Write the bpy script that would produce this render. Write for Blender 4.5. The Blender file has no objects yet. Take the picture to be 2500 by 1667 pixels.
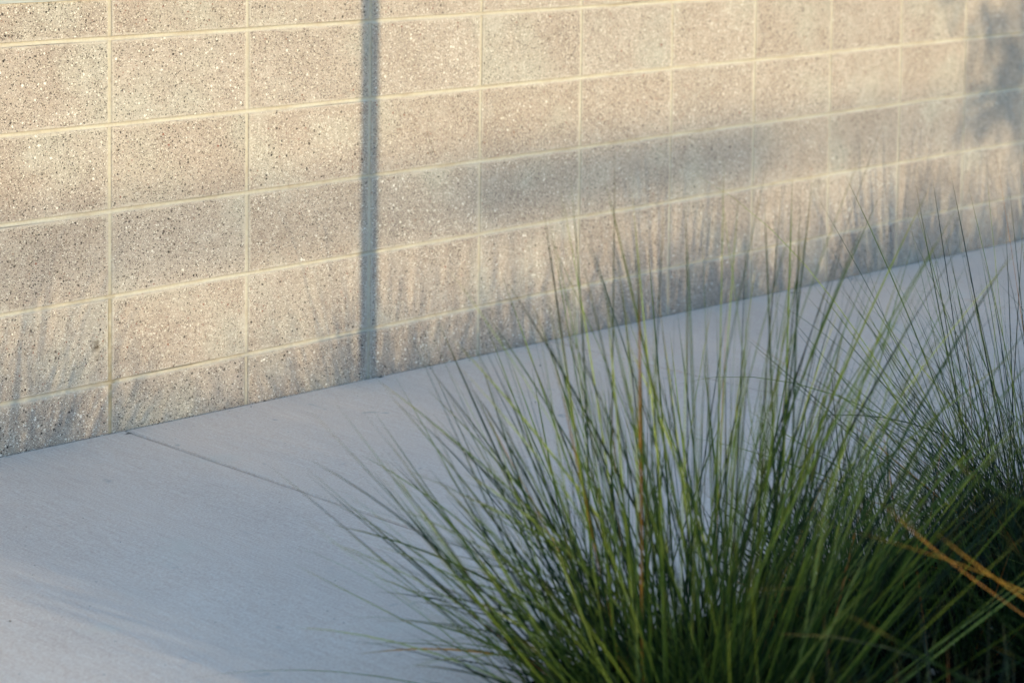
import bpy, math, random
import numpy as np
from mathutils import Vector

# ------------------------------------------------------------------ camera
SC = bpy.context.scene
COL = SC.collection
cam_data = bpy.data.cameras.new("camera")
cam = bpy.data.objects.new("camera", cam_data)
COL.objects.link(cam)
SC.camera = cam
cam.location = (-2.83366, -4.08651, 1.45778)
cam.rotation_euler = (1.504880, -0.011456, -0.794818)
cam_data.sensor_width = 36.0
cam_data.sensor_fit = 'HORIZONTAL'
cam_data.lens = 5135.82 / 2500 * 36.0
cam_data.shift_y = -852.6 / 2500
cam_data.clip_start = 0.05
cam_data.clip_end = 2000
cam_data.dof.use_dof = True
cam_data.dof.focus_distance = 4.6
cam_data.dof.aperture_fstop = 3.8
cam_data.dof.aperture_blades = 9

# ------------------------------------------------------------------ sky, sun, exposure
SUN_EL = math.radians(8.5)
SUN_AZ = math.radians(3.0)                     # sun stands slightly to +x of straight out from the wall
world = bpy.data.worlds.new("World")
SC.world = world
world.use_nodes = True
wn = world.node_tree
bg = wn.nodes["Background"]
sky = wn.nodes.new("ShaderNodeTexSky")
sky.sky_type = 'NISHITA'
sky.sun_disc = False
sky.sun_elevation = SUN_EL
sky.sun_rotation = math.pi - SUN_AZ
sky.air_density = 1.0
sky.dust_density = 0.11
sky.ozone_density = 2.1
wn.links.new(sky.outputs[0], bg.inputs[0])
bg.inputs[1].default_value = 0.15

TRAVEL = Vector((-math.sin(SUN_AZ) * math.cos(SUN_EL), math.cos(SUN_AZ) * math.cos(SUN_EL), -math.sin(SUN_EL)))
sun_data = bpy.data.lights.new("sun", 'SUN')
sun_data.energy = 1.3
sun_data.color = (1.0, 0.83, 0.50)
sun_data.angle = math.radians(0.53)
sun = bpy.data.objects.new("sun", sun_data)
COL.objects.link(sun)
sun.rotation_euler = TRAVEL.to_track_quat('-Z', 'Y').to_euler()
sun.location = (3, -20, 10)

SC.view_settings.view_transform = 'Standard'
SC.view_settings.look = 'None'
SC.view_settings.exposure = 1.94
SC.view_settings.gamma = 1.0
SC.view_settings.use_curve_mapping = False
SC.cycles.max_bounces = 4
SC.cycles.diffuse_bounces = 2
SC.cycles.glossy_bounces = 2
SC.cycles.transmission_bounces = 3
SC.cycles.use_adaptive_sampling = True
SC.cycles.adaptive_threshold = 0.02
SC.cycles.transparent_max_bounces = 8

# ------------------------------------------------------------------ helpers
RNG = random.Random(11)


def tag(o, label=None, cat=None, group=None, kind=None):
    if label: o["label"] = label
    if cat: o["category"] = cat
    if group: o["group"] = group
    if kind: o["kind"] = kind
    return o


def empty(name, loc=(0, 0, 0)):
    o = bpy.data.objects.new(name, None)
    o.empty_display_size = 0.1
    o.location = loc
    COL.objects.link(o)
    return o


def link(name, mesh, mat=None, parent=None, loc=None):
    o = bpy.data.objects.new(name, mesh)
    COL.objects.link(o)
    if mat and not mesh.materials:
        mesh.materials.append(mat)
    if parent is not None:
        o.parent = parent
    if loc is not None:
        o.location = loc
    return o


class MB:
    """collects verts and faces of one mesh"""
    def __init__(self):
        self.v, self.f = [], []

    def add(self, vs, fs):
        n = len(self.v)
        self.v += [tuple(p) for p in vs]
        self.f += [tuple(i + n for i in q) for q in fs]

    def box(self, x0, x1, y0, y1, z0, z1):
        self.add([(x0, y0, z0), (x1, y0, z0), (x1, y1, z0), (x0, y1, z0), (x0, y0, z1), (x1, y0, z1), (x1, y1, z1), (x0, y1, z1)],
                 [(0, 3, 2, 1), (4, 5, 6, 7), (0, 1, 5, 4), (1, 2, 6, 5), (2, 3, 7, 6), (3, 0, 4, 7)])

    def tube(self, pts, radii, n=8, cap=True):
        pts = [Vector(p) for p in pts]
        vs, fs = [], []
        up = Vector((0.3, 0.2, 0.93))
        for i, p in enumerate(pts):
            t = (pts[min(i + 1, len(pts) - 1)] - pts[max(i - 1, 0)]).normalized()
            a = t.cross(up)
            if a.length < 1e-3: a = t.cross(Vector((1, 0, 0)))
            a.normalize(); b = t.cross(a)
            for k in range(n):
                w = 2 * math.pi * k / n
                vs.append(p + (a * math.cos(w) + b * math.sin(w)) * radii[i])
        for i in range(len(pts) - 1):
            for k in range(n):
                k2 = (k + 1) % n
                fs.append((i * n + k, i * n + k2, (i + 1) * n + k2, (i + 1) * n + k))
        if cap:
            fs.append(tuple(range(n))[::-1])
            fs.append(tuple((len(pts) - 1) * n + k for k in range(n)))
        self.add(vs, fs)

    def mesh(self, name, smooth=False):
        m = bpy.data.meshes.new(name)
        m.from_pydata(self.v, [], self.f)
        m.update()
        if smooth:
            m.polygons.foreach_set("use_smooth", [True] * len(m.polygons))
        return m

    def build(self, name, mat, parent=None, loc=None, smooth=False):
        return link(name, self.mesh(name, smooth), mat, parent, loc)


def gz(x):
    """height of the pavement, which falls gently along the wall"""
    return 0.0835 - 0.0115 * x


# ------------------------------------------------------------------ material helpers
class NT:
    def __init__(self, name):
        self.m = bpy.data.materials.new(name)
        self.m.use_nodes = True
        self.t = self.m.node_tree
        self.b = self.t.nodes["Principled BSDF"]
        self.out = self.t.nodes["Material Output"]

    def n(self, typ, **kw):
        nd = self.t.nodes.new("ShaderNode" + typ)
        for k, v in kw.items():
            setattr(nd, k, v)
        return nd

    def put(self, sock, val):
        if isinstance(val, bpy.types.NodeSocket):
            self.t.links.new(val, sock)
        elif isinstance(val, (tuple, list)) and len(val) == 3 and sock.type == 'RGBA':
            sock.default_value = (*val, 1)
        else:
            sock.default_value = val

    def math(self, op, a, b=None, clamp=False):
        nd = self.n("Math", operation=op, use_clamp=clamp)
        self.put(nd.inputs[0], a)
        if b is not None: self.put(nd.inputs[1], b)
        return nd.outputs[0]

    def vmath(self, op, a, b):
        nd = self.n("VectorMath", operation=op)
        self.put(nd.inputs[0], a); self.put(nd.inputs[1], b)
        return nd.outputs[0]

    def mix(self, fac, a, b, blend='MIX'):
        nd = self.n("Mix", data_type='RGBA', blend_type=blend)
        self.put(nd.inputs[0], fac); self.put(nd.inputs[6], a); self.put(nd.inputs[7], b)
        return nd.outputs[2]

    def noise(self, vec, scale, detail=3.0, rough=0.55):
        nd = self.n("TexNoise")
        self.put(nd.inputs["Vector"], vec)
        nd.inputs["Scale"].default_value = scale
        nd.inputs["Detail"].default_value = detail
        nd.inputs["Roughness"].default_value = rough
        return nd.outputs[0]

    def voronoi(self, vec, scale):
        nd = self.n("TexVoronoi")
        self.put(nd.inputs["Vector"], vec)
        nd.inputs["Scale"].default_value = scale
        return nd.outputs["Distance"], nd.outputs["Color"]

    def ramp(self, val, stops):
        nd = self.n("ValToRGB")
        self.put(nd.inputs[0], val)
        el = nd.color_ramp.elements
        while len(el) < len(stops): el.new(0.5)
        for e, (p, c) in zip(el, stops):
            e.position = p
            e.color = (*c, 1) if isinstance(c, (tuple, list)) else (c, c, c, 1)
        return nd.outputs[0]

    def step(self, val, lo, hi):
        """smooth 0..1 between lo and hi (lo may exceed hi)"""
        nd = self.n("MapRange", interpolation_type='SMOOTHSTEP')
        self.put(nd.inputs[0], val)
        a, b, c, d = (lo, hi, 0.0, 1.0) if lo < hi else (hi, lo, 1.0, 0.0)
        for i, v in zip((1, 2, 3, 4), (a, b, c, d)): nd.inputs[i].default_value = v
        return nd.outputs[0]

    def bump(self, h, strength, dist):
        nd = self.n("Bump")
        nd.inputs["Strength"].default_value = strength
        nd.inputs["Distance"].default_value = dist
        self.put(nd.inputs["Height"], h)
        self.put(self.b.inputs["Normal"], nd.outputs[0])

    def sep(self, v):
        nd = self.n("SeparateXYZ")
        self.put(nd.inputs[0], v)
        return nd.outputs


MORTAR = (0.42, 0.375, 0.305)


def mat_block():
    k = NT("ground_face_block")
    geo = k.n("NewGeometry").outputs["Position"]
    oi = k.n("ObjectInfo")
    rnd = oi.outputs["Random"]
    off = k.n("CombineXYZ")
    k.put(off.inputs[0], k.math('MULTIPLY', rnd, 37.0)); k.put(off.inputs[1], k.math('MULTIPLY', rnd, 11.0)); k.put(off.inputs[2], k.math('MULTIPLY', rnd, 53.0))
    pos = k.vmath('ADD', geo, off.outputs[0])
    wob = k.n("TexNoise"); k.put(wob.inputs["Vector"], pos); wob.inputs["Scale"].default_value = 320; wob.inputs["Detail"].default_value = 1
    dist = k.vmath('SCALE', wob.outputs["Color"], (0, 0, 0)); dist.node.inputs["Scale"].default_value = 0.0045
    p2 = k.vmath('ADD', pos, dist)
    # cement matrix
    broad = k.noise(pos, 5.5, 3, 0.6)
    mid = k.noise(pos, 42, 3, 0.6)
    base = k.ramp(broad, [(0.3, (0.335, 0.278, 0.238)), (0.52, (0.375, 0.314, 0.27)), (0.72, (0.42, 0.36, 0.313))])
    base = k.mix(k.step(k.noise(k.vmath('ADD', pos, (9, 2, 4)), 4.0, 2), 0.48, 0.72), base, (0.40, 0.37, 0.32))
    base = k.mix(0.30, base, k.ramp(mid, [(0.3, 0.36), (0.7, 0.62)]), 'OVERLAY')
    tint = k.ramp(rnd, [(0.0, (1.0, 0.97, 0.94)), (0.3, (0.97, 0.98, 0.98)), (0.55, (1.02, 1.0, 0.97)), (0.8, (0.96, 0.945, 0.93)), (1.0, (1.03, 1.03, 1.02))])
    base = k.mix(1.0, base, tint, 'MULTIPLY')
    # fine sand
    d, c = k.voronoi(p2, 480)
    cs = k.n("SeparateColor"); k.put(cs.inputs[0], c)
    m = k.math('MULTIPLY', k.step(d, 0.52, 0.36), k.math('GREATER_THAN', cs.outputs[0], 0.58))
    col = k.mix(m, base, k.ramp(cs.outputs[1], [(0.0, (0.13, 0.10, 0.08)), (0.38, (0.25, 0.20, 0.16)), (0.42, (0.50, 0.45, 0.38)), (1.0, (0.66, 0.60, 0.52))]))
    # density of the larger stones changes over a block
    dens = k.math('MULTIPLY', k.noise(k.vmath('ADD', pos, (3, 7, 1)), 9, 2), 1.0)
    for scale, thr, seed, hi in ((350, 0.58, 5.0, 0.49), (225, 0.64, 13.0, 0.45), (122, 0.85, 29.0, 0.41)):
        d, c = k.voronoi(k.vmath('ADD', p2, (seed, seed * .3, -seed)), scale)
        cs = k.n("SeparateColor"); k.put(cs.inputs[0], c)
        lim = k.math('SUBTRACT', thr + 0.25, k.math('MULTIPLY', dens, 0.5))
        rad = k.math('MULTIPLY_ADD', cs.outputs[2], 0.22); rad.node.inputs[2].default_value = hi - 0.22
        inside = k.math('SUBTRACT', rad, d)
        m = k.math('MULTIPLY', k.step(inside, -0.03, 0.05), k.math('GREATER_THAN', cs.outputs[0], lim))
        stone = k.n("ValToRGB"); k.put(stone.inputs[0], cs.outputs[1])
        cr = stone.color_ramp; cr.interpolation = 'CONSTANT'
        stops = [(0.0, (0.045, 0.036, 0.032)), (0.25, (0.10, 0.08, 0.068)), (0.42, (0.20, 0.155, 0.125)), (0.50, (0.23, 0.085, 0.055)), (0.535, (0.58, 0.53, 0.45)), (0.78, (0.78, 0.73, 0.65))]
        while len(cr.elements) < len(stops): cr.elements.new(0.5)
        for e, (p, cc) in zip(cr.elements, stops):
            e.position = p; e.color = (*cc, 1)
        col = k.mix(m, col, stone.outputs[0])
    bloom = k.step(k.noise(k.vmath('ADD', pos, (5, 1, 8)), 7.5, 4, 0.65), 0.56, 0.74)
    col = k.mix(k.math('MULTIPLY', bloom, 0.38), col, (0.50, 0.465, 0.41))
    # mortar smeared over the arrises
    loc = k.sep(k.n("TexCoord").outputs["Object"])
    att = k.n("Attribute", attribute_type='OBJECT', attribute_name="half_height")
    dx = k.math('SUBTRACT', 0.1982, k.math('ABSOLUTE', loc[0]))
    dz = k.math('SUBTRACT', att.outputs["Fac"], k.math('ABSOLUTE', loc[2]))
    edge = k.math('MINIMUM', dx, dz)
    sm = k.math('MULTIPLY', k.math('SUBTRACT', k.noise(pos, 16, 4, 0.65), 0.36), 0.026)
    smear = k.step(k.math('SUBTRACT', edge, sm), 0.0026, -0.0004)
    smear = k.math('MULTIPLY', smear, k.step(k.noise(pos, 130, 2), 0.25, 0.55))
    col = k.mix(k.math('MULTIPLY', smear, 0.65), col, (0.50, 0.45, 0.38))
    # brown stain, and one chipped spot
    for ctr, r0, cc, amt in (((-0.035, 0, 0.293), 0.020, (0.12, 0.085, 0.05), 0.6), ((-0.038, 0, 0.268), 0.016, (0.14, 0.11, 0.085), 0.35)):
        dd = k.n("VectorMath", operation='DISTANCE'); k.put(dd.inputs[0], geo); dd.inputs[1].default_value = ctr
        w = k.math('ADD', dd.outputs["Value"], k.math('MULTIPLY', k.math('SUBTRACT', k.noise(geo, 90, 3), 0.5), 0.05))
        col = k.mix(k.math('MULTIPLY', k.step(w, r0, r0 * 0.2), amt), col, cc)
    col = k.mix(1.0, col, (0.825, 0.81, 0.81), 'MULTIPLY')
    k.put(k.b.inputs["Base Color"], col)
    k.b.inputs["Roughness"].default_value = 0.8
    k.b.inputs["Specular IOR Level"].default_value = 0.25
    h = k.math('ADD', k.noise(pos, 520, 2), k.math('MULTIPLY', k.noise(pos, 60, 2), 0.8))
    k.bump(h, 0.35, 0.0012)
    return k.m


def mat_mortar():
    k = NT("mortar")
    pos = k.n("NewGeometry").outputs["Position"]
    n1 = k.noise(pos, 7, 5, 0.65)
    col = k.ramp(n1, [(0.30, (0.33, 0.275, 0.205)), (0.45, (0.40, 0.35, 0.28)), (0.55, MORTAR), (0.72, (0.43, 0.395, 0.335))])
    strip = k.noise(k.vmath('MULTIPLY', pos, (1, 1, 1)), 180, 2)
    col = k.mix(0.25, col, k.ramp(strip, [(0.3, 0.35), (0.7, 0.65)]), 'OVERLAY')
    # damp brown run-off low on one head joint
    s = k.sep(pos)
    near = k.step(k.math('ABSOLUTE', s[0]), 0.02, 0.012)
    low = k.math('MULTIPLY', k.step(s[2], 0.50, 0.33), k.step(k.noise(pos, 22, 3), 0.3, 0.55))
    col = k.mix(k.math('MULTIPLY', k.math('MULTIPLY', near, low), 0.75), col, (0.235, 0.19, 0.115))
    k.put(k.b.inputs["Base Color"], col)
    k.b.inputs["Roughness"].default_value = 0.85
    k.b.inputs["Specular IOR Level"].default_value = 0.2
    k.bump(k.noise(pos, 300, 3), 0.25, 0.001)
    return k.m


def mat_concrete():
    k = NT("broomed_concrete")
    pos = k.n("NewGeometry").outputs["Position"]
    streak = k.noise(k.vmath('MULTIPLY', pos, (420, 9, 1)), 1.0, 3, 0.6)
    broad = k.noise(k.vmath('MULTIPLY', pos, (1, 0.7, 1)), 2.3, 4, 0.55)
    fine = k.noise(pos, 230, 3, 0.6)
    col = k.ramp(broad, [(0.28, (0.60, 0.50, 0.425)), (0.5, (0.65, 0.54, 0.455)), (0.7, (0.68, 0.56, 0.465))])
    col = k.mix(0.30, col, k.ramp(streak, [(0.25, 0.2), (0.75, 0.8)]), 'OVERLAY')
    col = k.mix(0.45, col, k.ramp(fine, [(0.25, 0.2), (0.75, 0.8)]), 'OVERLAY')
    # pale patches and grey scuffs
    patch = k.step(k.noise(k.vmath('ADD', pos, (4, 9, 0)), 3.2, 4, 0.6), 0.58, 0.72)
    col = k.mix(k.math('MULTIPLY', patch, 0.55), col, (0.62, 0.56, 0.47))
    d, c = k.voronoi(k.vmath('ADD', pos, k.vmath('SCALE', k.n("TexNoise").outputs["Color"], (0, 0, 0))), 5.0)
    scuff = k.math('MULTIPLY', k.step(d, 0.16, 0.03), k.step(k.noise(pos, 35, 3), 0.42, 0.65))
    col = k.mix(k.math('MULTIPLY', scuff, 0.6), col, (0.25, 0.26, 0.255))
    d2, c2 = k.voronoi(pos, 60)
    cs = k.n("SeparateColor"); k.put(cs.inputs[0], c2)
    pit = k.math('MULTIPLY', k.step(d2, 0.14, 0.08), k.math('GREATER_THAN', cs.outputs[0], 0.94))
    col = k.mix(k.math('MULTIPLY', pit, 0.8), col, (0.12, 0.11, 0.10))
    k.put(k.b.inputs["Base Color"], col)
    k.b.inputs["Roughness"].default_value = 0.85
    k.b.inputs["Specular IOR Level"].default_value = 0.2
    k.bump(k.math('ADD', streak, k.math('MULTIPLY', fine, 0.6)), 0.5, 0.0016)
    return k.m


def mat_plain(name, col, rough=0.7, metal=0.0, scale=20.0, var=0.25, bump=0.0, spec=0.3):
    k = NT(name)
    pos = k.n("NewGeometry").outputs["Position"]
    n = k.noise(pos, scale, 4, 0.6)
    a = tuple(v * (1 - var) for v in col); b = tuple(min(1, v * (1 + var)) for v in col)
    k.put(k.b.inputs["Base Color"], k.ramp(n, [(0.3, a), (0.7, b)]))
    k.b.inputs["Roughness"].default_value = rough
    k.b.inputs["Metallic"].default_value = metal
    k.b.inputs["Specular IOR Level"].default_value = spec
    if bump: k.bump(k.noise(pos, scale * 3, 3), bump, 0.01)
    return k.m


def mat_brushed():
    k = NT("brushed_metal")
    pos = k.n("NewGeometry").outputs["Position"]
    n = k.noise(k.vmath('MULTIPLY', pos, (14, 14, 700)), 1.0, 3)
    k.put(k.b.inputs["Base Color"], k.ramp(n, [(0.3, (0.22, 0.23, 0.23)), (0.7, (0.36, 0.37, 0.37))]))
    k.b.inputs["Metallic"].default_value = 0.35
    k.b.inputs["Roughness"].default_value = 0.5
    return k.m


def mat_grass(name, stops, trans=0.27):
    """tint: one value for each blade; along: 0 at the foot, 1 at the tip"""
    k = NT(name)
    tint = k.n("Attribute", attribute_name="tint").outputs["Fac"]
    along = k.n("Attribute", attribute_name="along").outputs["Fac"]
    pos = k.n("NewGeometry").outputs["Position"]
    col = k.ramp(tint, stops)
    dry = k.step(k.math('ADD', along, k.math('MULTIPLY', k.noise(pos, 30, 2), 0.12)), 0.90, 1.06)
    col = k.mix(k.math('MULTIPLY', dry, 0.7), col, (0.20, 0.15, 0.05))
    col = k.mix(0.35, col, k.ramp(k.noise(pos, 55, 2), [(0.3, 0.3), (0.7, 0.7)]), 'OVERLAY')
    k.put(k.b.inputs["Base Color"], col)
    k.b.inputs["Roughness"].default_value = 0.5
    k.b.inputs["Specular IOR Level"].default_value = 0.3
    tr = k.n("BsdfTranslucent")
    k.put(tr.inputs[0], k.mix(1.0, col, (1.0, 1.0, 0.55), 'MULTIPLY'))
    ms = k.n("MixShader"); ms.inputs[0].default_value = trans
    k.t.links.new(k.b.outputs[0], ms.inputs[1]); k.t.links.new(tr.outputs[0], ms.inputs[2])
    k.t.links.new(ms.outputs[0], k.out.inputs[0])
    return k.m


M_BLOCK, M_MORTAR, M_CONC = mat_block(), mat_mortar(), mat_concrete()
M_MULCH = mat_plain("dark_mulch", (0.007, 0.006, 0.005), 1.0, 0, 60, 0.5, 0.8, 0.0)
M_ASPHALT = mat_plain("asphalt", (0.055, 0.055, 0.055), 0.9, 0, 150, 0.3, 0.3)
M_KERB = mat_plain("kerb_concrete", (0.36, 0.35, 0.33), 0.9, 0, 30, 0.15, 0.2)
M_STEEL = mat_plain("galvanised_steel", (0.33, 0.34, 0.35), 0.45, 0.7, 40, 0.15)
M_DARKSTEEL = mat_plain("dark_painted_steel", (0.05, 0.05, 0.052), 0.45, 0.2, 40, 0.15)
M_BRUSHED = mat_brushed()
M_BARK = mat_plain("bark", (0.13, 0.10, 0.075), 0.9, 0, 25, 0.4, 0.7)
M_LEAF = mat_plain("tree_leaf", (0.055, 0.085, 0.025), 0.5, 0, 3, 0.35)
M_SOILDARK = mat_plain("joint_dirt", (0.075, 0.068, 0.06), 0.95, 0, 80, 0.35)
M_CHIP = mat_plain("dry_chip", (0.22, 0.17, 0.12), 0.9, 0, 40, 0.6)
M_GRASS = mat_grass("deer_grass_green", [(0.0, (0.004, 0.013, 0.006)), (0.22, (0.016, 0.042, 0.010)), (0.5, (0.095, 0.135, 0.020)), (0.75, (0.18, 0.23, 0.045)), (1.0, (0.26, 0.30, 0.10))])  # near-black first stop puts shade into crowded and low blades
M_DRY = mat_grass("deer_grass_dry", [(0.0, (0.30, 0.10, 0.025)), (0.5, (0.50, 0.21, 0.035)), (1.0, (0.55, 0.34, 0.08))], 0.3)

# ------------------------------------------------------------------ the setting: ground, road, bed, pavement
WALL_X0, WALL_X1 = -2.4384, 6.9088
SX0, SX1 = -4.4, 8.7
EDGE_Y = -1.735                      # pavement edge towards the planting bed
BED_Y = -5.2                         # kerb behind the planting bed

b = MB()
b.add([(-600, -600, -0.14), (600, -600, -0.14), (600, 600, -0.14), (-600, 600, -0.14)], [(0, 1, 2, 3)])
tag(b.build("ground", M_ASPHALT), kind="structure")

# planting bed: a lumpy sheet of mulch
b = MB()
nx, ny = 150, 44
xs = np.linspace(SX0, SX1, nx); ys = np.linspace(BED_Y + 0.151, EDGE_Y - 0.004, ny)
for j, y in enumerate(ys):
    for i, x in enumerate(xs):
        z = gz(x) + (0.004 if y > -1.86 else -0.012) + 0.006 * math.sin(3.1 * x + 1.7 * y) + RNG.uniform(-0.008, 0.008)
        b.v.append((x, y, z))
for j in range(ny - 1):
    for i in range(nx - 1):
        a = j * nx + i
        b.f.append((a, a + 1, a + nx + 1, a + nx))
bed = tag(b.build("planting_bed", M_MULCH), kind="structure")

b = MB()
for i in range(5):
    pass
prof = [(BED_Y, -0.139), (BED_Y, 0.05), (BED_Y + 0.02, 0.07), (BED_Y + 0.15, 0.07), (BED_Y + 0.15, -0.139)]
vs = [(x, y, z + (gz(x) - 0.07 if z > 0 else 0)) for x in (SX0, SX1) for y, z in prof]
n = len(prof)
b.add(vs, [(i, i + 1, n + i + 1, n + i) for i in range(n - 1)] + [tuple(range(n))[::-1], tuple(range(n, 2 * n))])
tag(b.build("kerb", M_KERB), kind="structure")

# pavement: sub-base with dirt in the joints, and the cast slabs on it
b = MB()
vs = [(x, y, gz(x) + dz) for x in (SX0, SX1) for y in (EDGE_Y + 0.01, -0.0005) for dz in (-0.13, -0.014)]
b.add(vs, [(0, 1, 3, 2), (4, 6, 7, 5), (1, 5, 7, 3), (0, 2, 6, 4), (0, 4, 5, 1), (2, 3, 7, 6)])
sidewalk = tag(b.build("sidewalk", M_SOILDARK), kind="structure")


def slab_mesh(x0, x1, y0, y1):
    """cast slab with tooled, rounded edges; the long edges waver by a millimetre or two"""
    R = [(0.0, -0.11), (0.0, -0.009), (0.0012, -0.0042), (0.004, -0.0012), (0.009, 0.0)]
    rng = random.Random(int(x0 * 1000))
    ny_ = 26
    ring = []
    ys_ = np.linspace(y0, y1, ny_)
    xs_ = np.linspace(x0, x1, 20)
    path = [(x0, y, 1, 0) for y in ys_[1:-1]]
    path = []
    for y in ys_: path.append((x0, y))
    for x in xs_[1:]: path.append((x, y1))
    for y in ys_[::-1][1:]: path.append((x1, y))
    for x in xs_[::-1][1:-1]: path.append((x, y0))
    jit = [rng.uniform(-0.0009, 0.0009) for _ in path]
    m = MB()
    n = len(path)
    for ins, dz in R:
        for (x, y), j in zip(path, jit):
            e = ins + (j if 0 else 0)
            sx = (1 if x == x0 else -1 if x == x1 else 0)
            sy = (1 if y == y0 else -1 if y == y1 else 0)
            px, py = x + sx * (ins + abs(j)), y + sy * ins
            m.v.append((px, py, gz(px) + dz))
    for r in range(len(R) - 1):
        for i in range(n):
            i2 = (i + 1) % n
            m.f.append((r * n + i, (r + 1) * n + i, (r + 1) * n + i2, r * n + i2))
    m.f.append(tuple((len(R) - 1) * n + i for i in range(n))[::-1])
    return m


joints = [SX0, -2.93, -1.44, 0.038, 1.495, 2.95, 4.40, 5.85, 7.30, SX1]
for x0, x1 in zip(joints[:-1], joints[1:]):
    slab_mesh(x0 + 0.0022, x1 - 0.0022, EDGE_Y, -0.0035).build("slab", M_CONC, sidewalk)

# ------------------------------------------------------------------ the block wall
MW, MH, JT = 0.4064, 0.2032, 0.0095
wall = empty("block_wall", (0, 0, 0))
tag(wall, "stack-bonded wall of pale speckled ground-face concrete blocks with cream mortar", "wall")


def block_mesh(w, h, d=0.19, c=0.0016):
    m = MB()
    x, z = w / 2, h / 2
    q = [(-1, -1), (1, -1), (1, 1), (-1, 1)]
    vs = [(sx * (x - c), 0.0, sz * (z - c)) for sx, sz in q] + [(sx * x, c, sz * z) for sx, sz in q] + [(sx * x, d, sz * z) for sx, sz in q]
    fs = [(0, 1, 2, 3), (11, 10, 9, 8)]
    for r in (0, 4):
        for i in range(4):
            j = (i + 1) % 4
            fs.append((r + i, r + 4 + i, r + 4 + j, r + j))
    m.add(vs, fs)
    return m.mesh("block")


full = block_mesh(MW - JT, MH - JT); full.materials.append(M_BLOCK)
half = block_mesh(MW - JT, 0.0885); half.materials.append(M_BLOCK)
COLS, ROWS = range(-6, 17), range(0, 8)
PANEL_COLS = (-3, -2, -1)
brng = random.Random(5)
for r in ROWS:
    for c in COLS:
        if c in PANEL_COLS and r >= 6:
            continue
        cut = c in PANEL_COLS and r == 5
        zc = r * MH + (JT / 2 + 0.0885 / 2 if cut else MH / 2)
        o = link("block", half if cut else full, None, wall, (c * MW + MW / 2 + brng.uniform(-.0006, .0006), brng.uniform(-0.0006, 0.0006), zc + brng.uniform(-.0005, .0005)))
        o["half_height"] = 0.0443 if cut else 0.0968
        o.rotation_euler = (brng.uniform(-.0012, .0012), brng.uniform(-.0015, .0015), brng.uniform(-.0012, .0012))

# concave tooled joints
m = MB()
PR = [(-0.5, 0.0016), (-0.36, 0.0030), (0.0, 0.0046), (0.36, 0.0030), (0.5, 0.0016)]
grow = 1.12


def joint_strip(p0, p1, horizontal):
    n = max(2, int(abs(p1 - p0) / 0.05))
    return np.linspace(p0, p1, n)


def hjoint(x0, x1, z):
    xs_ = joint_strip(x0, x1, True)
    s = len(m.v)
    ph = RNG.uniform(0, 9)
    for x in xs_:
        w = JT * grow; zz = z + 0.0009 * math.sin(x * 5 + ph) + 0.0005 * math.sin(x * 17 + 2 * ph)
        for a, d in PR: m.v.append((x, d, zz + a * w))
    for i in range(len(xs_) - 1):
        for k in range(4):
            a = s + i * 5 + k
            m.f.append((a, a + 5, a + 6, a + 1))


def vjoint(x, z0, z1):
    zs_ = joint_strip(z0, z1, False)
    s = len(m.v)
    ph = RNG.uniform(0, 9)
    for z in zs_:
        w = JT * grow; xx = x + 0.0007 * math.sin(z * 9 + ph)
        for a, d in PR: m.v.append((xx + a * w, d, z))
    for i in range(len(zs_) - 1):
        for k in range(4):
            a = s + i * 5 + k
            m.f.append((a, a + 1, a + 6, a + 5))


for r in range(1, 8):
    if r >= 6:
        hjoint(WALL_X0, PANEL_COLS[0] * MW - JT / 2, r * MH); hjoint(JT / 2, WALL_X1, r * MH)
    else:
        hjoint(WALL_X0, WALL_X1, r * MH)
for c in range(-6, 18):
    for r in ROWS:
        if c in (-2, -1) and r >= 5: 
            if r == 5: vjoint(c * MW, r * MH + JT / 2, r * MH + 0.093)
            continue
        g = 0.0 if c == 2 and False else JT / 2 * grow - 0.0004
        vjoint(c * MW, r * MH + g, (r + 1) * MH - g)
m.build("mortar", M_MORTAR, wall, smooth=True)
b = MB(); b.box(WALL_X0 - 0.005, WALL_X1 + 0.005, 0.012, 0.178, -0.1, 8 * MH - 0.01)
b.build("core", M_MORTAR, wall)

# grey metal panel let into the wall above the cut blocks
panel = empty("metal_panel", (-1.5 * MW, 0, 5 * MH + 0.098))
tag(panel, "grey brushed metal panel let into the block wall above half-height blocks", "panel")
b = MB(); b.box(-1.5 * MW + 0.006, 1.5 * MW - 0.006, 0.004, 0.0115, -0.003, 0.48); b.build("face_plate", M_BRUSHED, panel)
b = MB(); b.box(-1.5 * MW + 0.004, 1.5 * MW - 0.006, -0.006, 0.0035, -0.0045, 0.012); b.build("bottom_flange", M_BRUSHED, panel)

# ------------------------------------------------------------------ grass
def catmull(pts, n):
    P = [np.array(p, float) for p in pts]
    if len(P) == 3:                                   # quadratic arc through the middle point
        out = []
        c = 2 * P[1] - 0.5 * (P[0] + P[2])
        for i in range(n):
            t = i / (n - 1)
            out.append((1 - t) ** 2 * P[0] + 2 * t * (1 - t) * c + t * t * P[2])
        return np.array(out)
    A = np.array(P)                                   # smooth cubic through the points by chord length
    u = np.r_[0, np.cumsum(np.linalg.norm(np.diff(A, axis=0), axis=1))]; u /= u[-1]
    w = np.ones(len(u)); w[0] = w[-1] = 6
    deg = min(3, len(u) - 1)
    t = np.linspace(0, 1, n)
    return np.stack([np.polyval(np.polyfit(u, A[:, k], deg, w=w), t) for k in range(3)], 1)


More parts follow.
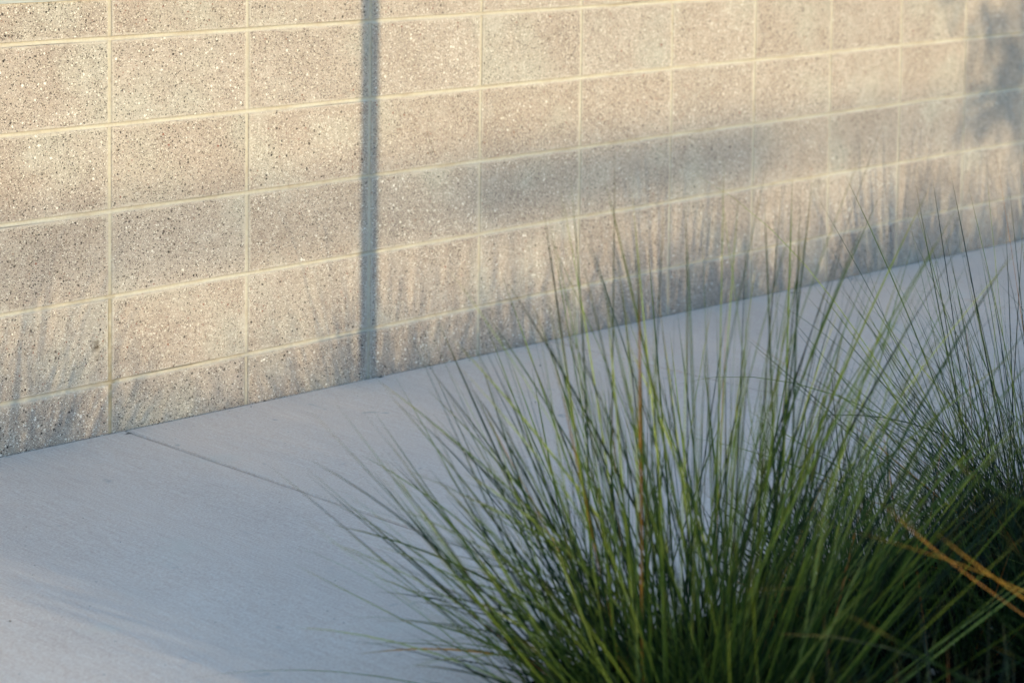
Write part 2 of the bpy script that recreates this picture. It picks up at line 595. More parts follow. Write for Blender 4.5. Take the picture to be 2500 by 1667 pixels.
def blade_geo(path, w0, rng):
    """folded, tapering blade: three verts a ring, a keel below the two edges"""
    n = len(path)
    tan = np.gradient(path, axis=0); tan /= np.linalg.norm(tan, axis=1)[:, None] + 1e-9
    ref = np.array([rng.gauss(0, 1), rng.gauss(0, 1), rng.gauss(0, .4)])
    tw = rng.uniform(-1.5, 1.5)
    V, T = [], []
    for i in range(n):
        s = i / (n - 1)
        t = tan[i]
        a = np.cross(t, ref); a /= np.linalg.norm(a) + 1e-9
        bb = np.cross(t, a)
        w = tw * s
        a, bb = a * math.cos(w) + bb * math.sin(w), bb * math.cos(w) - a * math.sin(w)
        h = 0.5 * w0 * ((1 - s) ** 0.62 * (0.62 + 0.75 * s) if s < 1 else 0.0) + 0.00012
        V += [path[i] - a * h, path[i] + bb * h * 0.55, path[i] + a * h]
        T += [s, s, s]
    F = []
    for i in range(n - 1):
        k = i * 3
        F += [(k, k + 1, k + 4, k + 3), (k + 1, k + 2, k + 5, k + 4)]
    return V, F, T


def grass_mesh(name, blades, mat):
    """blades: list of (V, F, T, tint)"""
    V, F, T, TI = [], [], [], []
    for v, f, t, ti in blades:
        n = len(V)
        V += [tuple(p) for p in v]; F += [tuple(i + n for i in q) for q in f]; T += t; TI += [ti] * len(v)
    me = bpy.data.meshes.new(name)
    me.from_pydata(V, [], F)
    me.attributes.new("along", 'FLOAT', 'POINT').data.foreach_set("value", T)
    me.attributes.new("tint", 'FLOAT', 'POINT').data.foreach_set("value", TI)
    me.polygons.foreach_set("use_smooth", [True] * len(F))
    me.materials.append(mat)
    me.update()
    return me


def random_blade(rng, foot_r, lmin, lmax, spread, lean=(0, 0), droop=1.0):
    az = rng.uniform(0, 2 * math.pi)
    q = rng.random() ** 0.7
    r = foot_r * math.sqrt(rng.random())
    fz = az + rng.gauss(0, 0.7)
    foot = np.array([r * math.cos(fz), r * math.sin(fz), 0.0])
    th0 = math.radians(spread) * q * rng.uniform(0.5, 1.0)
    L = rng.uniform(lmin, lmax) * (1.0 - 0.28 * q)
    th1 = th0 + droop * math.radians(rng.choice((rng.uniform(0, 8), rng.uniform(4, 22), rng.uniform(-4, 8), rng.uniform(-2, 5))))
    n = 9
    ds = L / (n - 1)
    p = foot.copy(); path = [p.copy()]
    wa = rng.gauss(0, .06)
    for i in range(n - 1):
        s = (i + .5) / (n - 1)
        th = th0 + (th1 - th0) * s ** 1.6
        aa = az + wa * s
        p = p + ds * np.array([math.sin(th) * math.cos(aa) + lean[0] * s, math.sin(th) * math.sin(aa) + lean[1] * s, math.cos(th)])
        path.append(p.copy())
    return np.array(path)


def grass_clump(base, label, group, seed, heroes, singles, mass, foot_r=0.13, lmin=0.5, lmax=1.0, spread=62, dry_heroes=(), width=(0.0022, 0.0042), lean=(0, 0), dry_p=0.03, thatch=420, hero_tint=(1.7, 1.9), tone=(1.6, 2.1), inner_shade_tone=(1.0, 6.0), open_side=None, droop=1.0):
    rng = random.Random(seed)
    root = empty("grass_clump", (base[0], base[1], gz(base[0]) - 0.05))
    tag(root, label, "grass", group)
    o = np.array(root.location)
    for i, h in enumerate(heroes):
        pts = [np.array(q) - o for q in h]
        pts[0][2] = -0.01
        path = catmull(pts, 12)
        v, f, t = blade_geo(path, rng.uniform(*width) * 1.15, rng)
        dry = i in dry_heroes
        link("blade", grass_mesh("blade", [(v, f, t, rng.uniform(0.45, 0.85) if dry else rng.betavariate(*hero_tint))], M_DRY if dry else M_GRASS), None, root)
    lots, dry = [], []
    for i in range(thatch):                                       # short crowded blades round the foot
        path = random_blade(rng, foot_r * 1.25, 0.14, 0.42, 78)
        v, f, t = blade_geo(path[::2], rng.uniform(*width) * 1.1, rng)
        lots.append((v, f, [q * .8 for q in t], rng.betavariate(1.0, 9.0)))  # near-black tint holds the shade of the foot as blade colour
    for i in range(singles + mass):
        inner = i >= singles + mass * 0.55
        for _ in range(30):
         path = random_blade(rng, foot_r, lmin * (0.5 if inner else 1), lmax * (0.72 if inner else 1), spread * (1.12 if inner else 1), lean, droop)
         d = path[-1] - path[0]
         if open_side is None or d[2] > 0.85 * (d[0] * open_side[0] + d[1] * open_side[1]):
            break
        v, f, t = blade_geo(path, rng.uniform(*width), rng)
        isdry = rng.random() < dry_p
        g = (v, f, t, rng.betavariate(*(inner_shade_tone if inner else tone)))  # inner blades get a near-black tint standing in for shade
        if i < singles:
            link("blade", grass_mesh("blade", [g], M_DRY if isdry else M_GRASS), None, root)
        else:
            (dry if isdry else lots).append(g)
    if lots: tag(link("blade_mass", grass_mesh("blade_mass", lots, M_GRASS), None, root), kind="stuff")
    if dry: tag(link("dry_blade_mass", grass_mesh("dry_blade_mass", dry, M_DRY), None, root), kind="stuff")
    return root


HERO_A = [[[-0.394,-2.069,0.07],[-0.573,-1.829,0.188],[-0.753,-1.588,0.24]],
  [[-0.417,-2.077,0.07],[-0.558,-1.859,0.173],[-0.699,-1.641,0.22]],
  [[-0.203,-1.93,0.07],[-0.392,-1.74,0.134],[-0.582,-1.55,0.141]],
  [[-0.398,-1.983,0.07],[-0.579,-1.805,0.329],[-0.76,-1.626,0.518]],
  [[-0.412,-2.069,0.07],[-0.588,-1.869,0.269],[-0.765,-1.67,0.402]],
  [[-0.2,-1.924,0.07],[-0.398,-1.708,0.242],[-0.595,-1.492,0.346]],
  [[-0.186,-2.081,0.07],[-0.415,-1.903,0.322],[-0.645,-1.725,0.499]],
  [[-0.234,-1.974,0.07],[-0.364,-1.777,0.168],[-0.493,-1.58,0.215]],
  [[-0.214,-2.073,0.07],[-0.403,-1.832,0.359],[-0.592,-1.592,0.609]],
  [[-0.222,-2.019,0.07],[-0.424,-1.906,0.469],[-0.626,-1.794,0.824]],
  [[-0.277,-2.102,0.07],[-0.323,-1.858,0.399],[-0.368,-1.614,0.69]],
  [[-0.168,-2.01,0.07],[-0.348,-1.917,0.451],[-0.527,-1.824,0.792]],
  [[-0.156,-2.006,0.07],[-0.231,-1.851,0.47],[-0.306,-1.696,0.83]],
  [[-0.173,-2.018,0.07],[-0.295,-1.938,0.51],[-0.417,-1.857,0.906]],
  [[-0.242,-2.034,0.07],[-0.35,-1.998,0.538],[-0.458,-1.962,0.961]],
  [[-0.325,-1.957,0.07],[-0.395,-1.995,0.499],[-0.466,-2.032,0.888]],
  [[-0.397,-1.995,0.07],[-0.378,-1.996,0.511],[-0.359,-1.996,0.911]],
  [[-0.26,-2.026,0.07],[-0.288,-2.015,0.5],[-0.316,-2.005,0.89]],
  [[-0.131,-2.081,0.07],[-0.193,-2.05,0.536],[-0.254,-2.019,0.957]],
  [[-0.353,-1.993,0.07],[-0.298,-2.051,0.553],[-0.244,-2.109,0.99]],
  [[-0.31,-1.971,0.07],[-0.256,-2.052,0.511],[-0.201,-2.133,0.91]],
  [[-0.254,-1.939,0.07],[-0.227,-2.098,0.571],[-0.2,-2.256,1.022]],
  [[-0.393,-2.074,0.07],[-0.166,-2.097,0.584],[0.061,-2.12,1.045]],
  [[-0.238,-2.073,0.07],[-0.122,-2.198,0.528],[-0.006,-2.323,0.94]],
  [[-0.36,-2.028,0.07],[-0.249,-2.197,0.511],[-0.138,-2.365,0.906]],
  [[-0.215,-1.941,0.07],[0.032,-2.096,0.464],[0.279,-2.251,0.812]],
  [[-0.204,-1.928,0.07],[-0.148,-2.18,0.483],[-0.092,-2.432,0.85]],
  [[-0.379,-1.897,0.07],[-0.578,-1.623,0.119],[-0.776,-1.349,0.096]],
  [[-0.295,-1.931,0.07],[-0.387,-1.815,0.347],[-0.479,-1.699,0.595]],
  [[-0.181,-2.061,0.07],[-0.421,-1.927,0.255],[-0.66,-1.793,0.374]],
  [[-0.336,-2.063,0.07],[-0.5,-1.868,0.253],[-0.665,-1.673,0.373]],
  [[-0.141,-2.054,0.07],[-0.425,-1.957,0.21],[-0.71,-1.861,0.283]],
  [[-0.397,-2.086,0.07],[-0.433,-1.858,0.265],[-0.468,-1.631,0.4]],
  [[-0.308,-2.062,0.07],[-0.436,-1.987,0.44],[-0.563,-1.912,0.772]],
  [[-0.135,-2.035,0.07],[-0.283,-2.01,0.412],[-0.431,-1.985,0.719]],
  [[-0.393,-2.109,0.07],[-0.543,-1.948,0.169],[-0.693,-1.788,0.22]],
  [[-0.27,-2.06,0.07],[-0.507,-1.924,0.311],[-0.744,-1.788,0.481]],
  [[-0.273,-2.07,0.07],[-0.238,-1.912,0.347],[-0.203,-1.754,0.595]],
  [[-0.426,-1.984,0.07],[-0.493,-1.769,0.195],[-0.561,-1.554,0.268]],
  [[-0.295,-1.922,0.07],[-0.446,-1.809,0.193],[-0.596,-1.696,0.271]],
  [[-0.342,-2.038,0.07],[-0.461,-1.995,0.342],[-0.579,-1.952,0.556]],
  [[-0.342,-2.04,0.07],[-0.438,-1.768,0.297],[-0.533,-1.496,0.451]],
  [[-0.227,-1.99,0.07],[-0.505,-1.873,0.313],[-0.782,-1.755,0.48]],
  [[-0.339,-2.072,0.07],[-0.494,-1.922,0.365],[-0.65,-1.773,0.589]],
  [[-0.345,-1.946,0.07],[-0.422,-1.955,0.385],[-0.498,-1.963,0.639]],
  [[-0.446,-1.904,0.07],[-0.551,-1.739,0.233],[-0.657,-1.574,0.346]],
  [[-0.133,-2.039,0.07],[-0.258,-1.845,0.242],[-0.383,-1.651,0.356]],
  [[-0.227,-1.962,0.07],[-0.307,-1.845,0.302],[-0.388,-1.728,0.481]],
  [[-0.272,-2.101,0.07],[-0.44,-1.954,0.387],[-0.608,-1.807,0.667]],
  [[-0.165,-1.94,0.07],[-0.262,-1.786,0.385],[-0.358,-1.633,0.667]],
  [[-0.316,-1.989,0.07],[-0.413,-1.796,0.122],[-0.51,-1.604,0.127]],
  [[-0.23,-1.957,0.07],[-0.379,-1.835,0.318],[-0.527,-1.714,0.506]],
  [[-0.227,-1.983,0.07],[-0.324,-1.972,0.394],[-0.421,-1.962,0.687]],
  [[-0.152,-1.929,0.07],[-0.439,-1.869,0.183],[-0.726,-1.81,0.231]],
  [[-0.138,-1.928,0.07],[-0.322,-1.799,0.215],[-0.506,-1.669,0.307]],
  [[-0.448,-1.91,0.07],[-0.608,-1.81,0.31],[-0.769,-1.709,0.491]],
  [[-0.139,-1.987,0.07],[-0.345,-1.977,0.339],[-0.551,-1.967,0.543]],
  [[-0.363,-1.993,0.07],[-0.366,-1.915,0.384],[-0.368,-1.836,0.667]],
  [[-0.201,-1.935,0.07],[-0.313,-1.965,0.366],[-0.425,-1.995,0.601]],
  [[-0.459,-1.906,0.07],[-0.614,-1.838,0.347],[-0.769,-1.771,0.562]],
  [[-0.165,-2.097,0.07],[-0.307,-1.864,0.283],[-0.45,-1.631,0.428]],
  [[-0.191,-1.944,0.07],[-0.369,-1.822,0.21],[-0.546,-1.7,0.299]],
  [[-0.164,-2.08,0.07],[-0.336,-1.872,0.227],[-0.509,-1.664,0.322]],
  [[-0.367,-1.912,0.07],[-0.492,-1.699,0.263],[-0.616,-1.486,0.395]],
  [[-0.278,-2.015,0.07],[-0.398,-2.009,0.42],[-0.518,-2.004,0.735]],
  [[-0.4,-2.001,0.07],[-0.483,-1.858,0.222],[-0.565,-1.716,0.331]],
  [[-0.168,-1.998,0.07],[-0.403,-1.906,0.417],[-0.639,-1.814,0.723]],
  [[-0.308,-1.966,0.07],[-0.457,-1.82,0.11],[-0.606,-1.674,0.106]],
  [[-0.457,-1.922,0.07],[-0.546,-1.682,0.219],[-0.636,-1.442,0.308]],
  [[-0.386,-2.011,0.07],[-0.452,-1.906,0.366],[-0.518,-1.8,0.631]],
  [[-0.19,-2.058,0.07],[-0.315,-2.011,0.385],[-0.441,-1.963,0.668]],
  [[-0.324,-1.897,0.07],[-0.543,-1.82,0.263],[-0.763,-1.744,0.397]],
  [[-0.378,-1.996,0.07],[-0.428,-1.788,0.146],[-0.478,-1.58,0.175]],
  [[-0.267,-2.033,0.07],[-0.364,-1.805,0.335],[-0.462,-1.576,0.566]],
  [[-0.193,-2.107,0.07],[-0.344,-1.829,0.235],[-0.495,-1.551,0.329]],
  [[-0.355,-2.06,0.07],[-0.433,-1.801,0.348],[-0.51,-1.542,0.551]],
  [[-0.292,-1.96,0.07],[-0.46,-1.9,0.247],[-0.629,-1.84,0.374]],
  [[-0.215,-2.055,0.07],[-0.473,-1.904,0.213],[-0.731,-1.754,0.29]],
  [[-0.272,-2.052,0.07],[-0.39,-1.893,0.273],[-0.508,-1.734,0.42]],
  [[-0.157,-1.978,0.07],[-0.418,-1.926,0.322],[-0.679,-1.873,0.502]],
  [[-0.323,-2.011,0.07],[-0.362,-1.93,0.4],[-0.401,-1.85,0.698]],
  [[-0.21,-2.023,0.07],[-0.376,-1.985,0.439],[-0.542,-1.946,0.77]],
  [[-0.341,-1.95,0.07],[-0.372,-1.934,0.44],[-0.403,-1.918,0.776]],
  [[-0.245,-1.893,0.07],[-0.439,-1.734,0.174],[-0.632,-1.574,0.222]],
  [[-0.221,-1.998,0.07],[-0.438,-1.865,0.221],[-0.655,-1.731,0.312]],
  [[-0.204,-1.997,0.07],[-0.365,-1.754,0.178],[-0.526,-1.511,0.222]],
  [[-0.324,-1.946,0.07],[-0.375,-1.796,0.391],[-0.426,-1.646,0.679]],
  [[-0.238,-2.032,0.07],[-0.436,-1.935,0.327],[-0.633,-1.838,0.517]],
  [[-0.244,-2.018,0.07],[-0.425,-1.801,0.152],[-0.606,-1.584,0.174]],
  [[-0.373,-2.103,0.07],[-0.527,-1.953,0.238],[-0.681,-1.803,0.352]],
  [[-0.233,-2.054,0.07],[-0.375,-1.794,0.137],[-0.517,-1.534,0.142]],
  [[-0.306,-2.005,0.07],[-0.367,-1.948,0.464],[-0.429,-1.892,0.82]],
  [[-0.236,-2.101,0.07],[-0.046,-2.275,0.445],[0.145,-2.449,0.778]],
  [[-0.148,-2.084,0.07],[-0.136,-2.048,0.504],[-0.125,-2.012,0.897]],
  [[-0.319,-2.06,0.07],[-0.194,-2.268,0.37],[-0.07,-2.475,0.595]],
  [[-0.404,-1.93,0.07],[-0.092,-2.106,0.379],[0.22,-2.282,0.644]],
  [[-0.186,-1.959,0.07],[-0.007,-2.046,0.511],[0.171,-2.133,0.906]],
  [[-0.366,-2.003,0.07],[-0.171,-2.142,0.391],[0.024,-2.28,0.675]],
  [[-0.249,-1.932,0.07],[-0.099,-2.039,0.405],[0.051,-2.146,0.704]],
  [[-0.139,-2.097,0.07],[0.037,-2.239,0.374],[0.213,-2.382,0.643]],
  [[-0.221,-1.971,0.07],[-0.136,-2.048,0.415],[-0.05,-2.126,0.726]],
  [[-0.177,-2.059,0.07],[0.015,-2.127,0.452],[0.207,-2.195,0.794]],
  [[-0.296,-2.0,0.07],[-0.127,-2.023,0.452],[0.041,-2.045,0.795]],
  [[-0.213,-2.058,0.07],[-0.228,-2.106,0.459],[-0.243,-2.154,0.811]],
  [[-0.319,-1.995,0.07],[-0.098,-2.028,0.497],[0.123,-2.061,0.879]],
  [[-0.158,-2.04,0.07],[-0.164,-2.081,0.493],[-0.169,-2.121,0.877]],
  [[-0.181,-2.063,0.07],[-0.065,-2.215,0.359],[0.051,-2.367,0.581]],
  [[-0.406,-2.083,0.07],[-0.209,-2.148,0.416],[-0.012,-2.212,0.725]],
  [[-0.216,-1.997,0.07],[-0.165,-2.104,0.423],[-0.114,-2.212,0.742]],
  [[-0.144,-1.995,0.07],[-0.186,-2.105,0.463],[-0.228,-2.214,0.817]],
  [[-0.391,-1.925,0.07],[-0.044,-2.105,0.334],[0.302,-2.284,0.505]],
  [[-0.152,-1.999,0.07],[-0.092,-2.16,0.461],[-0.032,-2.32,0.813]],
  [[-0.384,-2.068,0.07],[-0.232,-2.201,0.413],[-0.08,-2.334,0.718]],
  [[-0.15,-1.941,0.07],[0.007,-2.088,0.494],[0.164,-2.235,0.873]],
  [[-0.368,-2.072,0.07],[-0.2,-2.195,0.519],[-0.032,-2.318,0.922]],
  [[-0.145,-2.087,0.07],[0.101,-2.259,0.396],[0.346,-2.431,0.68]],
  [[-0.219,-2.011,0.07],[-0.1,-1.995,0.48],[0.019,-1.979,0.85]],
  [[-0.337,-2.015,0.07],[-0.225,-2.172,0.476],[-0.113,-2.328,0.839]],
  [[-0.383,-2.114,0.07],[-0.305,-2.118,0.443],[-0.226,-2.122,0.78]],
  [[-0.376,-2.108,0.07],[-0.12,-2.096,0.459],[0.136,-2.083,0.804]],
  [[-0.329,-1.942,0.07],[-0.072,-2.127,0.439],[0.184,-2.311,0.762]],
  [[-0.205,-1.989,0.07],[-0.073,-2.013,0.407],[0.059,-2.037,0.71]],
  [[-0.164,-1.976,0.07],[-0.104,-2.067,0.468],[-0.044,-2.157,0.827]],
  [[-0.216,-1.975,0.07],[-0.083,-2.117,0.466],[0.05,-2.258,0.821]],
  [[-0.269,-2.089,0.07],[0.016,-2.224,0.364],[0.302,-2.359,0.616]],
  [[-0.274,-2.106,0.07],[-0.148,-2.259,0.489],[-0.022,-2.412,0.865]],
  [[-0.165,-2.069,0.07],[-0.03,-2.242,0.446],[0.105,-2.415,0.781]],
  [[-0.219,-1.948,0.07],[-0.172,-2.078,0.502],[-0.125,-2.208,0.892]],
  [[-0.302,-2.035,0.07],[-0.307,-2.121,0.451],[-0.313,-2.206,0.795]],
  [[-0.165,-2.116,0.07],[-0.007,-2.116,0.461],[0.15,-2.116,0.813]],
  [[-0.367,-2.089,0.07],[-0.153,-2.092,0.45],[0.061,-2.095,0.789]],
  [[-0.179,-2.074,0.07],[-0.025,-2.218,0.359],[0.13,-2.362,0.579]]]
HERO_B = [[[0.975,-1.935,0.07],[0.768,-1.706,0.326],[0.726,-1.627,0.47],[0.686,-1.554,0.571],[0.66,-1.498,0.633],[0.624,-1.433,0.693],[0.539,-1.313,0.799]],
  [[1.045,-1.891,0.07],[0.83,-1.715,0.294],[0.84,-1.635,0.389],[0.838,-1.54,0.513],[0.817,-1.422,0.673]],
  [[1.064,-1.9,0.07],[0.792,-1.724,0.271],[0.726,-1.617,0.335],[0.682,-1.534,0.361],[0.63,-1.446,0.371],[0.583,-1.364,0.366],[0.529,-1.276,0.344]],
  [[1.05,-1.917,0.07],[0.805,-1.694,0.353],[0.824,-1.637,0.42],[0.851,-1.587,0.496],[0.864,-1.518,0.616]],
  [[0.901,-1.951,0.07],[0.737,-1.6,0.308],[0.71,-1.467,0.373],[0.727,-1.383,0.397],[0.744,-1.298,0.424]],
  [[0.941,-1.947,0.07],[0.791,-1.653,0.343],[0.786,-1.542,0.418],[0.789,-1.444,0.458],[0.789,-1.342,0.496]],
  [[1.0,-2.044,0.07],[0.948,-1.838,0.325],[0.986,-1.792,0.439],[1.017,-1.741,0.539],[1.048,-1.689,0.632]],
  [[0.931,-1.913,0.07],[0.893,-1.788,0.239],[0.908,-1.716,0.343],[0.927,-1.65,0.441],[0.946,-1.583,0.533]],
  [[0.941,-1.907,0.07],[0.922,-1.817,0.274],[0.953,-1.766,0.37],[0.977,-1.708,0.469],[1.004,-1.653,0.554]],
  [[0.948,-1.917,0.07],[0.905,-1.781,0.226],[0.893,-1.667,0.266],[0.866,-1.542,0.266],[0.828,-1.408,0.244]],
  [[1.059,-1.909,0.07],[0.735,-1.636,0.152],[0.668,-1.486,0.19],[0.621,-1.359,0.216],[0.578,-1.238,0.221]],
  [[1.02,-1.953,0.07],[1.022,-1.916,0.412],[1.007,-1.825,0.519],[1.019,-1.768,0.56],[1.03,-1.711,0.59]],
  [[1.077,-1.994,0.07],[0.887,-1.829,0.291],[0.836,-1.74,0.411],[0.783,-1.654,0.49],[0.724,-1.561,0.561]]]
HERO_C = [[[0.152,-2.883,0.07],[-0.27,-2.591,0.404],[-0.408,-2.569,0.496],[-0.515,-2.58,0.568],[-0.625,-2.587,0.642]],
  [[0.129,-2.923,0.07],[-0.312,-2.582,0.459],[-0.469,-2.583,0.531],[-0.621,-2.588,0.591],[-0.753,-2.615,0.643]],
  [[0.024,-2.838,0.07],[-0.255,-2.549,0.389],[-0.359,-2.507,0.431],[-0.464,-2.467,0.455],[-0.571,-2.424,0.475],[-0.668,-2.392,0.485]],
  [[0.149,-2.944,0.07],[-0.277,-2.546,0.287],[-0.396,-2.495,0.352],[-0.508,-2.455,0.397],[-0.612,-2.424,0.421]],
  [[0.175,-2.881,0.07],[-0.314,-2.62,0.285],[-0.487,-2.623,0.386],[-0.648,-2.64,0.477],[-0.802,-2.665,0.56]],
  [[0.178,-2.863,0.07],[-0.253,-2.647,0.322],[-0.387,-2.661,0.391],[-0.511,-2.687,0.45]],
  [[0.013,-2.846,0.07],[-0.254,-2.654,0.527],[-0.413,-2.67,0.611],[-0.555,-2.706,0.67],[-0.7,-2.736,0.742]],
  [[0.105,-2.94,0.07],[-0.244,-2.64,0.393],[-0.384,-2.638,0.48],[-0.506,-2.655,0.549],[-0.627,-2.673,0.621]],
  [[0.187,-2.843,0.07],[-0.253,-2.582,0.362],[-0.356,-2.564,0.448],[-0.457,-2.549,0.537],[-0.538,-2.555,0.612]],
  [[0.069,-2.901,0.07],[-0.251,-2.643,0.413],[-0.385,-2.656,0.524],[-0.504,-2.688,0.602]]]

ROW = "ornamental grass clumps in the planting bed"
clump_a = grass_clump((-0.27, -2.02), "large fanned clump of slender green grass at the pavement edge, stray orange blades", ROW, 21, HERO_A, 160, 520, thatch=330, tone=(1.0, 1.5), hero_tint=(1.1, 1.6), droop=0.6, dry_p=0.012, dry_heroes=(2,), lmin=0.55, lmax=0.95, foot_r=0.19, width=(0.0026, 0.0056), spread=66, open_side=(0.98, -0.2))
clump_b = grass_clump((0.98, -1.97), "grass clump with long thin arching blades crossing the clump beside it", ROW, 33, HERO_B, 270, 150, thatch=600, tone=(1.0, 1.9), hero_tint=(1.0, 2.2), dry_heroes=(4,), width=(0.0020, 0.0038), foot_r=0.2, lmin=0.5, lmax=0.95, spread=84)
clump_c = grass_clump((0.11, -2.88), "blurred grass clump behind the pavement-edge row with bent orange dry blades", ROW, 47, HERO_C, 120, 260, dry_heroes=(0, 1, 7), hero_tint=(1.0, 8.0), tone=(1.0, 7), width=(0.003, 0.005), foot_r=0.17, lmin=0.4, lmax=0.8, spread=42, dry_p=0.06)  # dark tone puts the shade of the corner into the blade colour


clump_e = grass_clump((0.56, -2.47), "low grass clump tinted near-black as shade, filling the gap behind the two pavement-edge clumps", ROW, 58, [], 150, 350, width=(0.0028, 0.005), lmin=0.2, lmax=0.45, spread=72, foot_r=0.26, thatch=800, tone=(1.0, 7.0), inner_shade_tone=(1.0, 12.0))  # near-black tints put the shade of the gap into the blades
clump_h = grass_clump((0.44, -2.03), "low dense grass tuft tinted near-black as shade, tucked between the fanned clump and the arching clump", ROW, 83, [], 120, 420, width=(0.0024, 0.0042), lmin=0.22, lmax=0.52, spread=70, foot_r=0.26, thatch=900, tone=(1.0, 6.0), inner_shade_tone=(1.0, 12.0))  # blade tint stands in for the black shade between the two clumps
clump_g = grass_clump((-0.45, -2.64), "added knee-high grass tuft, tinted near-black, shading the foot of the large fanned clump", ROW, 64, [], 0, 420, width=(0.003, 0.005), lmin=0.25, lmax=0.42, spread=60, foot_r=0.2, thatch=500, tone=(1.0, 7.0), inner_shade_tone=(1.0, 12.0))  # added out of view to block light; its tint holds shade too
clump_p = grass_clump((2.15, -2.0), "grass clump of the pavement-edge row, first along from the post", ROW, 71, [], 0, 1150, width=(0.0032, 0.006), lmin=0.5, lmax=1.02, spread=62, foot_r=0.18, thatch=300)


def copy_clump(src, xy, rz, label, s=1.0):
    r = src.copy(); COL.objects.link(r)
    r.location = (xy[0], xy[1], gz(xy[0]) - 0.05); r.rotation_euler = (0, 0, rz); r.scale = (s, s, s)
    r["label"] = label
    for ch in src.children:
        if ch.name.startswith(("blade_mass", "dry_blade_mass")):
            c = ch.copy(); COL.objects.link(c); c.parent = r
    return r


FRONT = "grass clump of the pavement-edge row, %s along from the post"
BACK = "grass clump %s"
for x, y, rz, s, lb in ((3.3, -2.05, 4.0, 1.0, FRONT % "second"), (4.45, -1.98, 0.7, 1.05, FRONT % "third"), (5.6, -2.0, 5.1, 1.0, FRONT % "fourth"),
                    (1.25, -2.95, 1.2, 1.0, BACK % "of the middle row, just past the dark steel post"), (2.4, -3.0, 3.3, 1.0, BACK % "of the middle row, second past the dark steel post"),
                    (3.6, -2.95, 5.6, 1.05, BACK % "of the middle row, third past the dark steel post"),
                    (-0.12, -3.75, 5.0, 1.0, BACK % "added unseen before the kerb row to shade the fanned clump"), (0.85, -3.3, 2.9, 0.95, BACK % "added unseen just before the dark steel post to shade the wall foot"), (0.25, -3.4, 1.9, 0.9, BACK % "added unseen close behind the one with bent orange blades to shade the wall foot"), (2.75, -2.42, 0.9, 0.95, BACK % "added unseen half a step behind the pavement-edge row to shade the far ground, second such"), (3.9, -2.45, 2.2, 0.95, BACK % "added unseen half a step behind the pavement-edge row to shade the far ground, third such"), (1.6, -2.45, 3.7, 0.9, BACK % "added unseen between the pavement-edge row and the middle row to shade the wall foot"),  # unseen clumps added to block sun from grass, wall foot and far ground
                    (-0.2, -4.65, 2.6, 1.0, BACK % "of the kerb row, standing alone at its open end"), (0.45, -3.9, 0.3, 1.0, BACK % "of the kerb row, second from its open end"), (1.7, -3.95, 4.4, 1.0, BACK % "of the kerb row, third from its open end")):
    copy_clump(clump_p, (x, y), rz, lb, s)

# loose bits: pale chips and seeds on the mulch, a few dark crumbs on the concrete
b = MB(); rng = random.Random(8)
for i in range(900):
    x, y = rng.uniform(-1.2, 2.6), rng.uniform(-3.4, EDGE_Y - 0.02)
    z = gz(x) - 0.008; s = rng.uniform(0.002, 0.008)
    a = rng.uniform(0, 6.3)
    u = Vector((math.cos(a), math.sin(a), rng.uniform(-.3, .5))) * s; w = Vector((-math.sin(a), math.cos(a), rng.uniform(-.3, .3))) * s * rng.uniform(.2, .7)
    p = Vector((x, y, z)); h = Vector((0, 0, s * .4))
    b.add([p - u - w, p + u - w, p + u + w, p - u + w, p + h], [(0, 1, 4), (1, 2, 4), (2, 3, 4), (3, 0, 4), (3, 2, 1, 0)])
tag(b.build("mulch_chips", M_CHIP), "small dry chips scattered over the dark mulch", "mulch", kind="stuff")
b = MB()
for i in range(46):
    x, y = rng.uniform(-1.2, 4.0), rng.choice((rng.uniform(-1.7, -0.03), rng.uniform(-0.05, -0.012)))
    z = gz(x) + 0.0012; s = rng.uniform(0.0015, 0.004)
    a = rng.uniform(0, 6.3); l = rng.choice((1, 1, 1, 3))
    u = Vector((math.cos(a), math.sin(a), 0)) * s * l; w = Vector((-math.sin(a), math.cos(a), 0)) * s * .5
    p = Vector((x, y, z)); h = Vector((0, 0, s * .7)); lo = Vector((0, 0, -.0016))
    b.add([p - u + lo, p + w + lo, p + u + lo, p - w + lo, p + h], [(0, 3, 4), (3, 2, 4), (2, 1, 4), (1, 0, 4), (0, 1, 2, 3)])
tag(b.build("pavement_crumbs", M_SOILDARK), "tiny dark crumbs of litter on the pale pavement", "litter", kind="stuff")

# ------------------------------------------------------------------ things beside and behind the photographer that shade the wall
def back(wx, wz, Y):
    """the point at depth Y whose shadow falls on the wall at (wx, wz)"""
    t = -Y / TRAVEL.y
    return Vector((wx, 0, wz)) - TRAVEL * t


# steel post standing in the bed
pp = back(0.812, 0.1, -2.75)
post = empty("sign_post", (pp.x, pp.y, gz(pp.x) - 0.06))
tag(post, "slim dark steel post with a blank plate standing in the planting bed", "post")
b = MB(); b.tube([(0, 0, -0.05), (0, 0, 2.9)], [0.031, 0.031], 20); b.build("pole", M_DARKSTEEL, post, smooth=False)
b = MB(); b.tube([(0, 0, -0.02), (0, 0, 0.05), (0, 0, 0.06)], [0.06, 0.06, 0.034], 20); b.build("base_collar", M_DARKSTEEL, post)
b = MB(); b.box(-0.15, 0.15, -0.037, -0.0325, 2.4, 2.85); b.build("plate", M_STEEL, post)

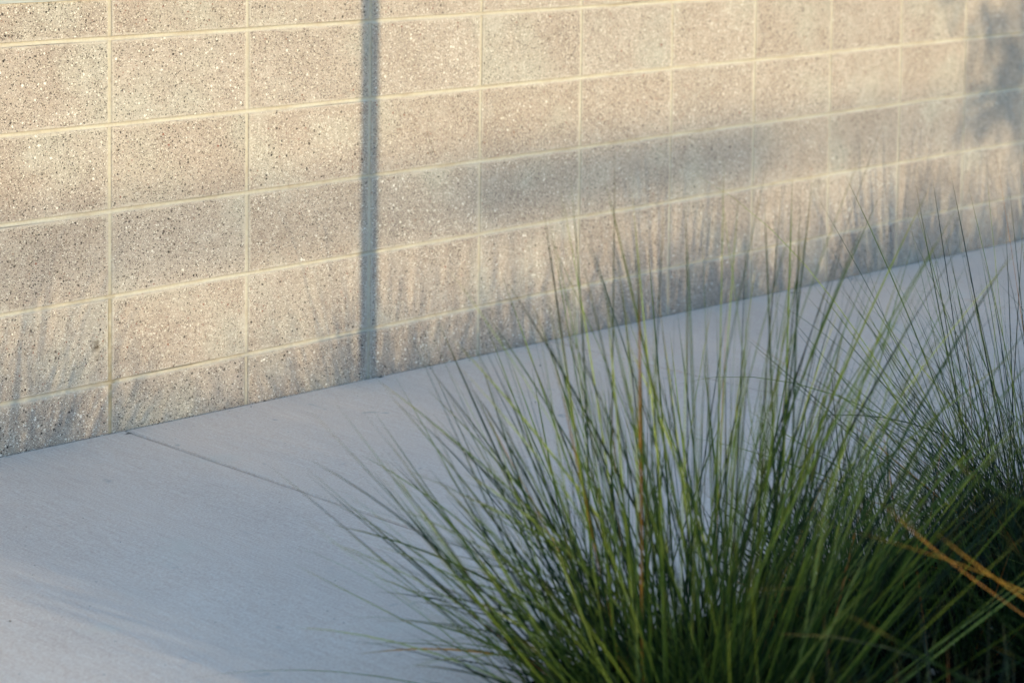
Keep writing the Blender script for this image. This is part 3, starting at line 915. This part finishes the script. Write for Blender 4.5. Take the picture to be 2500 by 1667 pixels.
# unseen arm and plate, added far behind the camera to cast the soft band
YA = -28.0
ca = back(0, 0.545, YA)
shade_arm = empty("added_shade_arm", (ca.x + 11, YA, -0.14))
tag(shade_arm, "added unseen shadow caster: level tapering tube on a pole, with a blank long plate", "shadow caster")
h = ca.z + 0.14
b = MB(); b.tube([(0, 0, -0.05), (0, 0, h + 0.6)], [0.16, 0.12], 16); b.build("pole", M_STEEL, shade_arm)
b = MB(); b.tube([(0, 0, h + .0), (-6, 0, h + 0.0), (-12, 0, h), (-18, 0, h)], [0.06, 0.038, 0.036, 0.034], 12); b.build("shade_arm", M_STEEL, shade_arm)
b = MB(); b.tube([(0, 0, -0.02), (0, 0, 0.04)], [0.25, 0.25], 16); b.build("shade_arm_base_plate", M_STEEL, shade_arm)
b = MB(); b.box(-9.85, -8.45, -0.075, -0.068, h - 0.085, h + 0.07); b.build("plate", M_STEEL, shade_arm)  # plate added to darken one stretch of the band

# small tree whose lowest twigs shade the far end of the wall
YT = -8.0
tb = back(4.95, 0, YT)
tree = empty("tree", (tb.x, YT, -0.14))
tag(tree, "small leafy street tree with drooping twigs beyond the planting bed", "tree")
to = Vector(tree.location)
rng = random.Random(3)
b = MB()
b.tube([(0, 0, -.05), (0.03, 0.02, 0.7), (-0.02, 0.05, 1.4), (0.05, 0, 2.2), (0.0, 0.05, 3.2), (0.05, 0, 4.0)], [.12, .10, .085, .07, .045, .015], 10)
b.build("trunk", M_BARK, tree, smooth=True)
spots = [back(x, z, YT + rng.uniform(-.25, .25)) - to for x, z in ((3.84, .89), (3.93, .80), (3.83, .76), (3.94, .68), (3.9, .62), (3.83, .57), (3.75, .50), (4.03, .71), (4.0, .55), (4.05, .46), (4.1, .62), (4.13, .8), (4.1, .95), (3.6, 1.04))]
own = list(spots)
for i in range(150):
    a, r = rng.uniform(0, 6.28), rng.uniform(.2, 1.25)
    own.append(Vector((r * math.cos(a) + .15, r * math.sin(a), rng.uniform(1.75, 4.5) + .2 * r)))
own = [p for k, p in enumerate(own) if k < len(spots) or (p.x + to.x > 4.15) or p.z > 3.0]
lv = MB()
for i in range(9):
    tgt = own[i * 3 % len(spots)] if i < 4 else own[len(spots) + i * 7]
    z0 = 1.5 + 0.2 * i if i >= 4 else 1.55 + .08 * i
    s0 = Vector((0.0, 0.02, z0))
    mid = s0.lerp(tgt, .5) + Vector((0, 0, .22))
    bb = MB(); bb.tube([s0, mid, tgt], [.032, .02, .006], 7); bb.build("limb", M_BARK, tree, smooth=True)
for k, p in enumerate(own):
    small = k < len(spots)
    for j in range(48 if small else 70):
        sd = .075 if small else .16
        q = p + Vector((rng.gauss(0, sd), rng.gauss(0, sd), rng.gauss(0, sd * .9)))
        u = Vector((rng.gauss(0, 1), rng.gauss(0, 1), rng.gauss(0, 1))).normalized()
        w = u.cross(Vector((rng.gauss(0, 1), rng.gauss(0, 1), rng.gauss(0, 1)))).normalized()
        l, wd = rng.uniform(.025, .045), rng.uniform(.010, .018)
        lv.add([q - u * l, q + w * wd, q + u * l, q - w * wd], [(0, 1, 2), (0, 2, 3)])
lv.build("crown", M_LEAF, tree)
